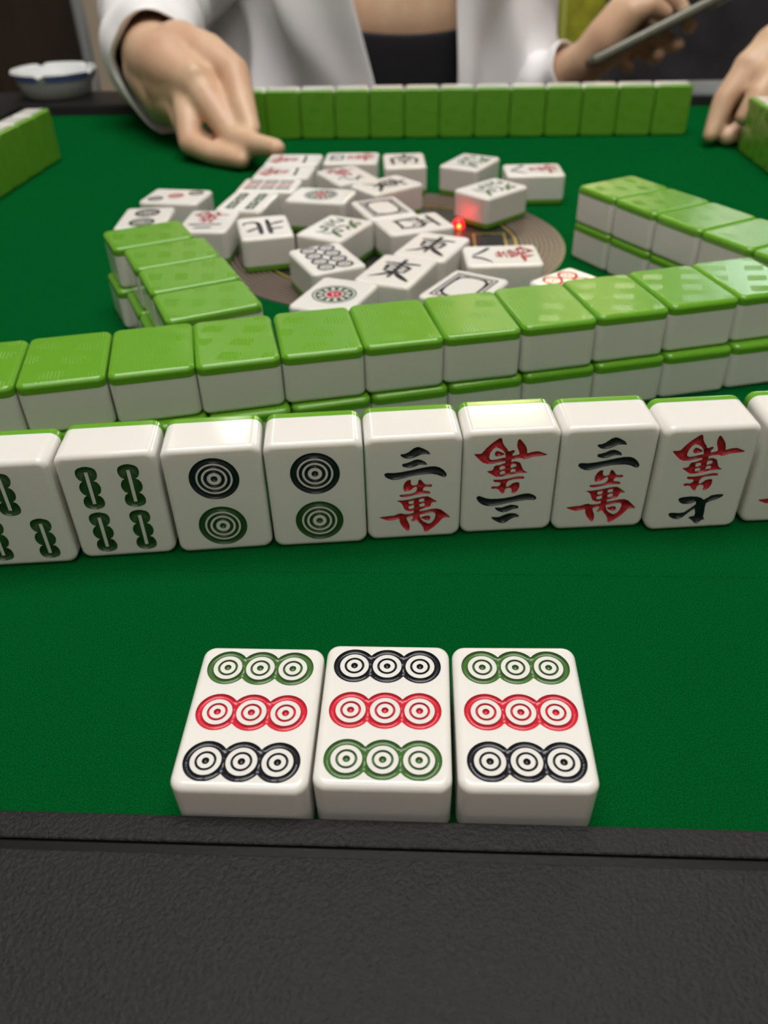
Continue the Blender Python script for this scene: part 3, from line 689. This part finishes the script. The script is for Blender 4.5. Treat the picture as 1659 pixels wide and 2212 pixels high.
# torso, neck, head, thighs (seated)
for dx in (-2.4, -0.8, 0.8, 2.4): chains.append([((1.3 + dx, 37.0, -12), 3.0), ((1.3 + dx*0.85, 36.9, -4), 2.6), ((1.3 + dx*0.9, 36.6, 2.0), 2.65), ((1.3 + dx*0.95, 37.1, 6.5), 2.3)])
chains.append([((1.3, 37.2, 7), 2.0), ((1.3, 37.0, 10.2), 1.7), ((1.3, 36.6, 13.5), 2.7), ((1.3, 36.8, 15.4), 2.9)])
chains.append([((1.3, 33.85, 13.1), 0.35), ((1.3, 33.95, 14.0), 0.22)])
for sx in (-1, 1): chains.append([((1.3 + sx*2.6, 37.0, -12.2), 2.7), ((1.3 + sx*3.4, 32.0, -12.6), 2.3), ((1.3 + sx*3.4, 28.5, -12.8), 1.9), ((1.3 + sx*3.4, 29.0, -23.0), 1.2), ((1.3 + sx*3.4, 27.0, -24.0), 0.9)])
# right arm (at the left of the picture) and its hand
chains.append([((-3.0, 37.2, 6.8), 2.0), ((-5.2, 36.0, 5.0), 1.6), ((-7.3, 34.0, 3.3), 1.25), ((-7.0, 30.5, 2.6), 1.05), ((-6.5, 27.6, 2.05), 0.86)])
chains.append([((-6.55, 27.6, 2.05), 0.95), ((-6.12, 26.4, 2.0), 0.93), ((-5.5, 25.2, 1.95), 0.80), ((-4.72, 24.3, 1.72), 0.52)])
chains.append([((-6.2, 26.6, 1.8), 0.82), ((-5.6, 25.3, 1.55), 0.78), ((-5.05, 24.5, 1.45), 0.50)])
chains.append([((-6.45, 26.8, 1.7), 0.85), ((-5.9, 25.6, 1.25), 0.72), ((-5.38, 24.75, 1.1), 0.48)])
chains.append([((-6.45, 26.9, 1.6), 0.68), ((-6.0, 25.8, 1.0), 0.62), ((-5.6, 25.2, 0.85), 0.42)])
FI = [  # index, middle, ring, little, thumb : joints and radii
 [((-4.72, 24.3, 1.72), 0.46), ((-3.66, 23.0, 0.60), 0.35), ((-3.03, 22.15, 0.60), 0.29), ((-2.42, 21.35, 0.68), 0.24)],
 [((-5.05, 24.5, 1.45), 0.44), ((-4.93, 23.3, 0.44), 0.33), ((-4.2, 22.65, 0.29), 0.28), ((-3.42, 22.05, 0.27), 0.24)],
 [((-5.38, 24.75, 1.1), 0.42), ((-5.05, 24.0, 0.45), 0.34), ((-4.6, 23.7, 0.32), 0.29), ((-4.05, 23.6, 0.34), 0.24)],
 [((-5.6, 25.2, 0.85), 0.36), ((-5.25, 24.8, 0.40), 0.29), ((-4.95, 24.65, 0.30), 0.25), ((-4.5, 24.7, 0.34), 0.21)],
 [((-5.4, 26.0, 2.25), 0.80), ((-4.5, 25.2, 2.22), 0.60), ((-3.68, 24.4, 1.92), 0.42), ((-3.42, 23.5, 1.25), 0.35), ((-3.18, 22.85, 0.82), 0.25)]]
chains += FI
chains += [[((-4.72, 24.2, 1.92), 0.36), ((-4.95, 24.6, 1.98), 0.34)], [((-5.08, 24.4, 1.66), 0.34), ((-5.35, 24.9, 1.78), 0.34)], [((-5.42, 24.65, 1.3), 0.30), ((-5.7, 25.2, 1.5), 0.32)]]
# left arm (at the right of the picture) holding the phone
chains.append([((5.2, 37.2, 6.8), 2.0), ((5.5, 36.2, 3.2), 1.4), ((5.9, 34.9, -0.9), 1.05), ((6.9, 33.5, 0.0), 0.85), ((7.75, 32.3, 0.85), 0.74)])
chains.append([((7.75, 32.3, 0.85), 0.74), ((8.3, 32.0, 1.5), 0.85), ((8.75, 32.0, 2.2), 0.72), ((9.05, 32.1, 2.75), 0.55)])
chains.append([((7.9, 32.2, 0.95), 0.62), ((8.7, 32.3, 1.5), 0.70), ((9.3, 32.6, 1.95), 0.55)])
FL = [
 [((8.35, 31.75, 1.7), 0.62), ((8.85, 31.5, 2.35), 0.48), ((9.4, 31.45, 2.55), 0.36), ((9.95, 31.5, 2.28), 0.27)],     # thumb over the front
 [((9.05, 32.1, 2.75), 0.48), ((9.9, 32.3, 2.9), 0.36), ((10.7, 32.3, 2.35), 0.30), ((11.0, 31.9, 1.85), 0.25)],
 [((9.2, 32.4, 2.2), 0.44), ((9.9, 32.4, 1.65), 0.35), ((10.4, 32.0, 1.35), 0.30), ((10.55, 31.5, 1.35), 0.24)],
 [((9.2, 32.6, 1.8), 0.42), ((9.7, 32.4, 1.15), 0.34), ((9.95, 31.9, 0.95), 0.29), ((9.9, 31.45, 1.08), 0.24)],
 [((8.9, 32.6, 1.4), 0.36), ((9.1, 32.3, 0.85), 0.28), ((9.05, 31.9, 0.65), 0.24), ((8.95, 31.6, 0.75), 0.20)]]
chains += FL
body = organic('body', chains, M['skin'], wom, 0.085, 5)
nail(body, wom, (-3.17, 22.68, 1.0), (0.12, -0.6, -0.45), (0.35, -0.55, 0.75), 0.26, 0.17)
nail(body, wom, (-3.36, 21.98, 0.50), (0.78, -0.6, -0.04), (0.0, -0.6, 0.8), 0.24, 0.15)
nail(body, wom, (-2.40, 21.3, 0.90), (0.62, -0.75, 0.06), (0.0, -0.3, 1.0), 0.22, 0.14)
nail(body, wom, (10.0, 31.38, 2.52), (0.9, 0.05, -0.4), (0.2, -0.6, 0.8), 0.24, 0.15)
# hair
hc = [[((1.3, 37.3, 16.2), 3.0), ((1.3, 38.2, 14.5), 3.0), ((1.3, 38.8, 10.5), 2.4), ((1.3, 39.2, 7.0), 1.8)]]
for sx in (-1, 1): hc.append([((1.3 + sx*1.6, 37.4, 16.2), 1.9), ((1.3 + sx*2.6, 37.4, 13.5), 1.1), ((1.3 + sx*2.8, 37.8, 9.0), 1.0)])
organic('hair', hc, M['hair'], wom, 0.2, 4)
# black top
def torso_ring(z, a, b_, cy, n=72, f=None):
    r = []
    for i in range(n):
        t = 2*PI*i/n; k = 1 + (f(t, z) if f else 0)
        r.append((1.3 + a*k*math.sin(t), cy - b_*k*math.cos(t), z))
    return r
rings = []
for i in range(16):
    q = i/15; z = -10 + q*11.7
    rr = torso_ring(z, 5.30, 3.35, 36.85)
    if i == 15: rr = [(x, y, z + 0.10*((x - 1.5)/1.7)**2 if abs(x - 1.5) < 4 else z + 0.5) for x, y, _ in rr]
    rings.append(rr)
cloth('tank_top', rings, M['black_knit'], wom, True, 0.06)
# open shirt: one front panel each side, and the back
def shirt_panel(name, edge, side):
    rings = []; nz, na = 26, 60
    for k in range(nz):
        z = -11 + 19.5*k/(nz - 1); row = []
        t0 = edge(z)
        for i in range(na):
            q = i/(na - 1); t = t0 + side*q*(PI - abs(t0))*1.0
            fold = 0.26*math.sin(9*abs(t) + 0.35*z + (0.5 if side > 0 else 1.7)) + 0.15*math.sin(17*abs(t) - 0.55*z + side) + 0.12*math.sin(4*t + 0.8*z)
            fold += 0.22*noise.noise(Vector((t*2.2, z*0.22, side*3.1)))
            fold = (fold - 0.35*abs(math.sin(6.5*t + 0.45*z + side*0.8 + 0.6*noise.noise(Vector((t*3, z*0.3, 7)))))) * min(1, 0.25 + q*6)
            fold = max(-0.5, 1.7*fold + 0.2)
            shoulder = max(0, (z - 5.0)/3.5)
            a_, b_ = (5.75 if side > 0 else 7.4) - 1.2*shoulder, 4.1 - 0.9*shoulder
            row.append((1.3 + (a_ + fold)*math.sin(t), 36.95 - (b_ + fold)*math.cos(t), z))
        rings.append(row)
    return cloth(name, rings, M['shirt'], wom, False, 0.08)
shirtL = shirt_panel('shirt_front', lambda z: -0.25 + 0.036*(2.75 - z), -1)
shirtR = shirt_panel('shirt_front', lambda z: 0.315, 1)
# placket with buttons on the right-hand panel
b = MB()
for z in (-7.0, -4.2, -1.4, 1.4, 4.2):
    x = 1.3 + 5.8*math.sin(0.40); y = 36.95 - 4.05*math.cos(0.40)
    b2 = MB(); b2.cyl((x, y + 0.02, z), (x + 0.03, y - 0.07, z), 0.16, 0.15, 16)
    o = b2.build('shirt_button', M['porcelain']); o.parent = shirtR; o.matrix_parent_inverse = Matrix.Translation(wom.location).inverted()
def sleeve(name, path, radii, n=48, seed=0, wr=0.13, cuff=0.0):
    C = catmull(path, 8); Rr = catmull([(r[0], r[1], 0) for r in radii], 8); rings = []
    for k, p in enumerate(C):
        p = Vector(p); d = (Vector(C[min(k+1, len(C)-1)]) - Vector(C[max(k-1, 0)])).normalized()
        x = d.cross(Vector((0, 0, 1))).normalized(); y = x.cross(d)
        row = []
        for i in range(n):
            t = 2*PI*i/n
            kf = 1 + wr*noise.noise(Vector((math.cos(t)*1.3 + seed, math.sin(t)*1.3, k*0.33))) + wr*0.6*math.sin(k*0.9 + 2.0*math.sin(t + seed)) * (0.4 + 0.6*k/len(C))
            q = p + x*math.cos(t)*Rr[k][0]*kf + y*math.sin(t)*Rr[k][1]*kf
            if cuff and k > len(C) - 9:                       # the open cuff hangs down at its underside
                g_ = (k - (len(C) - 9))/8; dn = max(0.0, -math.sin(t))**1.5
                q += d*dn*cuff*0.5*g_*(1 + 0.3*math.sin(3*t)) - Vector((0, 0, 1))*dn*cuff*0.25*g_
            row.append(q)
        rings.append(row)
    return cloth(name, rings, M['shirt'], wom, True, 0.07)
sleeve('shirt_sleeve', [(-2.6, 37.2, 6.6), (-5.0, 36.1, 5.0), (-7.3, 33.9, 3.2), (-7.15, 31.0, 2.5), (-6.75, 28.6, 2.1), (-6.35, 26.95, 1.78)],
       [(2.2, 2.3), (2.0, 2.1), (1.75, 1.8), (1.55, 1.6), (1.4, 1.5), (1.22, 1.5)], seed=1.3, cuff=0.9)
sleeve('shirt_sleeve', [(4.9, 37.2, 6.6), (5.3, 36.3, 3.6), (5.75, 35.0, -0.5), (6.55, 33.9, -0.1), (7.3, 32.95, 0.5)],
       [(2.1, 2.2), (1.75, 1.8), (1.45, 1.4), (1.1, 1.05), (0.92, 0.88)], seed=4.1)

# ---- the phone in the far hand
ph = empty('smartphone', (9.9, 31.9, 1.85)); tag(ph, 'slim grey smartphone seen edge-on in the hand across the table', 'phone')
d = Vector((4.75, 0.3, 2.05)).normalized(); sd_ = Vector((0.295, 0.949, -0.075)); sd_ = (sd_ - d*sd_.dot(d)).normalized(); nn = d.cross(sd_)
Rp = Matrix((d, sd_, nn)).transposed()
b = MB(); b.box((0, 0, 0), (5.25, 2.5, 0.30), 0.10, Rp); b.build('phone_frame', M['phone'], ph)
b = MB(); b.box(nn*0.155, (5.05, 2.32, 0.02), 0.0, Rp); b.build('phone_screen', M['glass_black'], ph)
b = MB(); b.box(-nn*0.155, (5.05, 2.32, 0.02), 0.0, Rp); b.build('phone_back', M['phone_back'], ph)
b = MB(); b.box(d*2.0 - sd_*0.6 - nn*0.20, (0.75, 0.75, 0.1), 0.04, Rp); b.build('camera_module', M['chrome'], ph)

# ---- the player at the right: a hand reaching down to the end of the right row
p2 = empty('person', (20.0, 25.0, -14.5)); tag(p2, 'person beyond the right picture edge, bare hand reaching to the right tile row', 'person')
ch2 = [[((19.0, 25.5, 5.6), 1.7), ((15.5, 25.0, 4.0), 1.3), ((12.2, 24.5, 2.72), 0.92), ((11.4, 24.35, 2.35), 0.88)],
       [((11.4, 24.35, 2.35), 0.88), ((10.5, 24.1, 2.05), 0.78), ((9.75, 23.85, 1.75), 0.50)],
       [((11.5, 24.1, 2.2), 0.75), ((10.7, 23.7, 1.85), 0.70), ((10.05, 23.3, 1.60), 0.48)],
       [((11.6, 24.6, 2.1), 0.70), ((10.9, 24.6, 1.65), 0.62), ((10.2, 24.6, 1.40), 0.44)],
       [((9.75, 23.85, 1.75), 0.46), ((9.08, 23.5, 1.1), 0.32), ((8.88, 23.3, 0.60), 0.26), ((8.72, 23.1, 0.30), 0.20)],
       [((10.1, 23.3, 1.60), 0.45), ((9.72, 22.95, 1.30), 0.33), ((9.50, 22.8, 0.98), 0.27), ((9.36, 22.75, 0.80), 0.22)],
       [((10.2, 24.6, 1.40), 0.42), ((9.55, 24.2, 0.75), 0.34), ((9.30, 23.85, 0.35), 0.28), ((9.25, 23.5, 0.20), 0.22)],
       [((10.9, 24.9, 1.3), 0.50), ((10.4, 25.0, 0.75), 0.32), ((10.0, 24.8, 0.40), 0.26), ((9.8, 24.4, 0.26), 0.20)],
       [((11.2, 23.9, 1.7), 0.60), ((10.6, 23.5, 1.05), 0.40), ((9.85, 23.3, 0.50), 0.31), ((9.22, 23.15, 0.24), 0.24)]]
ch2 = [[((x + 0.32, y, z), r) for (x, y, z), r in c] for c in ch2]
body2 = organic('body', ch2, M['skin'], p2, 0.075, 5)
nail(body2, p2, (8.98, 23.02, 0.34), (-0.14, -0.2, -0.6), (-0.6, -0.7, 0.2), 0.2, 0.14)
sl = [(19.4, 25.55, 5.8), (17.6, 25.3, 5.0), (15.6, 25.0, 4.1), (14.6, 24.9, 3.6)]
def sleeve2():
    C = catmull(sl, 6); rings = []
    for k, p in enumerate(C):
        p = Vector(p); dd = (Vector(C[min(k+1, len(C)-1)]) - Vector(C[max(k-1, 0)])).normalized(); x = dd.cross(Vector((0, 0, 1))).normalized(); y = x.cross(dd)
        rings.append([p + (x*math.cos(2*PI*i/32) + y*math.sin(2*PI*i/32))*(2.0 - 0.3*k/len(C) + 0.12*math.sin(i*0.9 + k)) for i in range(32)])
    return cloth('sleeve', rings, M['charcoal'], p2, True, 0.07)
sleeve2()

# ------------------------------------------------------------------ furniture behind
chair = empty('chair', (3.4, 42.5, -25)); tag(chair, 'olive green upholstered chair behind the person in white', 'chair')
o3 = Vector((3.4, 42.5, -25))
def cp(b, name, m):
    t = MB(); t.v = [tuple(Vector(v) - o3) for v in b.v]; t.f = b.f; return t.build(name, m, chair)
b = MB(); b.box((3.4, 43.2, 2.5), (14.8, 1.6, 20), 0.6, Matrix.Rotation(-0.10, 3, 'X')); bk = cp(b, 'backrest', M['olive'])
b = MB()
for x in (8.75, -1.95): b.cyl((x, 41.4, -7), (x, 43.25, 11.3), 0.16, 0.16, 12)
q = cp(b, 'backrest_piping', M['piping']); q.parent = bk
b = MB(); b.box((3.4, 37.5, -16.3), (14.5, 12.5, 2.2), 0.7); cp(b, 'seat', M['olive'])
for x in (-3, 9.8):
    for y in (32.5, 42.5):
        b = MB(); b.cyl((x, y, -25), (x, y, -17.2), 0.4, 0.55, 16); cp(b, 'leg', M['brown_wood'])

def furniture(name, loc, label, cat):
    r = empty(name, loc); tag(r, label, cat); return r, Vector(loc)
def fp(r, o, b, name, m, parent=None):
    t = MB(); t.v = [tuple(Vector(v) - o) for v in b.v]; t.f = b.f; return t.build(name, m, parent or r)
r, o = furniture('cabinet', (-34, 76, -25), 'dark brown wooden cabinet in the background left of the metal post', 'cabinet')
b = MB(); b.box((-34.2, 77, -6), (27.4, 10, 38), 0.2); fp(r, o, b, 'cabinet_body', M['brown_wood'])
for x in (-43.2, -34.2, -25.2):
    b = MB(); b.box((x, 71.8, -6), (8.7, 0.5, 36), 0.15); dd = fp(r, o, b, 'cabinet_door', M['brown_wood'])
    b = MB(); b.cyl((x + 3.4, 71.2, -1), (x + 3.4, 71.2, 2.2), 0.18, 0.18, 12); hh = fp(r, o, b, 'door_handle', M['chrome']); hh.parent = dd
r, o = furniture('metal_post', (-18.45, 60, -25), 'slim grey metal post between the dark cabinet and the beige wall', 'post')
b = MB(); b.cyl((-18.45, 60, -24.6), (-18.45, 60, 40), 0.36, 0.36, 24); fp(r, o, b, 'post_tube', M['grey_metal'])
b = MB(); b.lathe([(0.001, 0), (1.8, 0), (1.8, 0.25), (0.6, 0.5), (0.4, 0.9)], (-18.45, 60, -25), 32); fp(r, o, b, 'post_base', M['grey_metal'])
r, o = furniture('side_cabinet', (-14.8, 58, -25), 'low pinkish white side cabinet behind the white sleeve', 'cabinet')
b = MB(); b.box((-11.4, 58, -13.0), (9.0, 5, 24), 0.2); fp(r, o, b, 'cabinet_body', M['pink_white'])
b = MB(); b.box((-11.4, 58, -0.65), (9.4, 5.4, 0.7), 0.15); fp(r, o, b, 'cabinet_top', M['pink_white'])
r, o = furniture('sofa', (26, 74, -25), 'dark charcoal sofa in the background at the right', 'sofa')
b = MB(); b.box((26, 71, -19), (46, 14, 8), 0.8); fp(r, o, b, 'sofa_base', M['charcoal'])
b = MB(); b.box((26, 78, -6), (46, 4.5, 28), 1.2, Matrix.Rotation(-0.12, 3, 'X')); fp(r, o, b, 'sofa_back', M['charcoal'])
for x in (11, 26, 41):
    b = MB(); b.box((x, 70, -13.4), (14.6, 12.5, 3.4), 1.0); fp(r, o, b, 'seat_cushion', M['charcoal'])
for x in (2, 50):
    b = MB(); b.box((x, 71, -14), (3.5, 14, 12), 1.0); fp(r, o, b, 'armrest', M['charcoal'])

# ------------------------------------------------------------------ room
def struct(name, c, d, m):
    b = MB(); b.box(c, d); o = b.build(name, m, None, False); o['kind'] = 'structure'; return o
X0, X1, Y0, Y1, Z0, Z1 = -95, 115, -60, 245, -25, 67
struct('floor', ((X0+X1)/2, (Y0+Y1)/2, Z0 - 1), (X1-X0, Y1-Y0, 2), M['floor'])
struct('ceiling', ((X0+X1)/2, (Y0+Y1)/2, Z1 + 1), (X1-X0, Y1-Y0, 2), M['ceiling'])
struct('wall_back', ((X0+X1)/2, Y1 + 1, (Z0+Z1)/2), (X1-X0, 2, Z1-Z0), M['wall'])
struct('wall_front', ((X0+X1)/2, Y0 - 1, (Z0+Z1)/2), (X1-X0, 2, Z1-Z0), M['wall'])
struct('wall_left', (X0 - 1, (Y0+Y1)/2, (Z0+Z1)/2), (2, Y1-Y0, Z1-Z0), M['wall'])
struct('wall_right', (X1 + 1, (Y0+Y1)/2, (Z0+Z1)/2), (2, Y1-Y0, Z1-Z0), M['wall'])
struct('wall_partition', (-17.6, 66, 21), (5.0, 1.5, 92), M['beige'])
struct('wall_screen', (16, 92, -6), (60, 1.5, 38), M['charcoal_wall'])
def lamp(x, y, sx, sy, m, lb):
    r = empty('ceiling_light', (x, y, Z1)); tag(r, lb, 'lamp', 'ceiling lights')
    b = MB(); b.box((0, 0, -0.5), (sx + 1.2, sy + 1.2, 1.0), 0.2); b.build('light_frame', M['grey_metal'], r)
    b = MB(); b.box((0, 0, -1.1), (sx, sy, 0.3)); b.build('diffuser', m, r, False)
lamp(2, 15, 46, 36, emit('panel_light', (1.0, 0.97, 0.93), 8.3), 'large white ceiling light panel straight above the mahjong table')
lamp(0, -32, 44, 22, emit('front_fill_light', (1.0, 0.96, 0.92), 4.8), 'added white fill light panel on the ceiling behind the viewer')  # fill panel added out of view to brighten the viewer-facing tile fronts
lamp(20, 128, 16, 16, emit('warm_light', (1.0, 0.80, 0.48), 22.0), 'square warm ceiling light in the far half of the room, nearest')
lamp(45, 165, 18, 18, emit('warm_light', (1.0, 0.80, 0.48), 22.0), 'square warm ceiling light deep in the room toward the far wall')
lamp(-30, 118, 14, 14, emit('neutral_light', (1.0, 0.92, 0.82), 14.0), 'square neutral ceiling light in the far left of the room')
lamp(98, 212, 26, 22, emit('cool_light', (0.85, 0.95, 1.0), 40.0), 'cool white ceiling light in the far right corner of the room')

w = bpy.data.worlds.new('world'); scene.world = w; w.use_nodes = True
w.node_tree.nodes['Background'].inputs[0].default_value = (0.9, 0.95, 1.0, 1); w.node_tree.nodes['Background'].inputs[1].default_value = 0.4
vs_ = scene.view_settings; vs_.view_transform = 'Standard'; vs_.look = 'None'; vs_.exposure = 0.0; vs_.gamma = 1.0; vs_.use_curve_mapping = False

cy = scene.cycles
cy.max_bounces = 6; cy.diffuse_bounces = 3; cy.glossy_bounces = 3; cy.transmission_bounces = 2
cy.use_adaptive_sampling = True; cy.adaptive_threshold = 0.02
cy.caustics_reflective = False; cy.caustics_refractive = False
cy.use_denoising = True
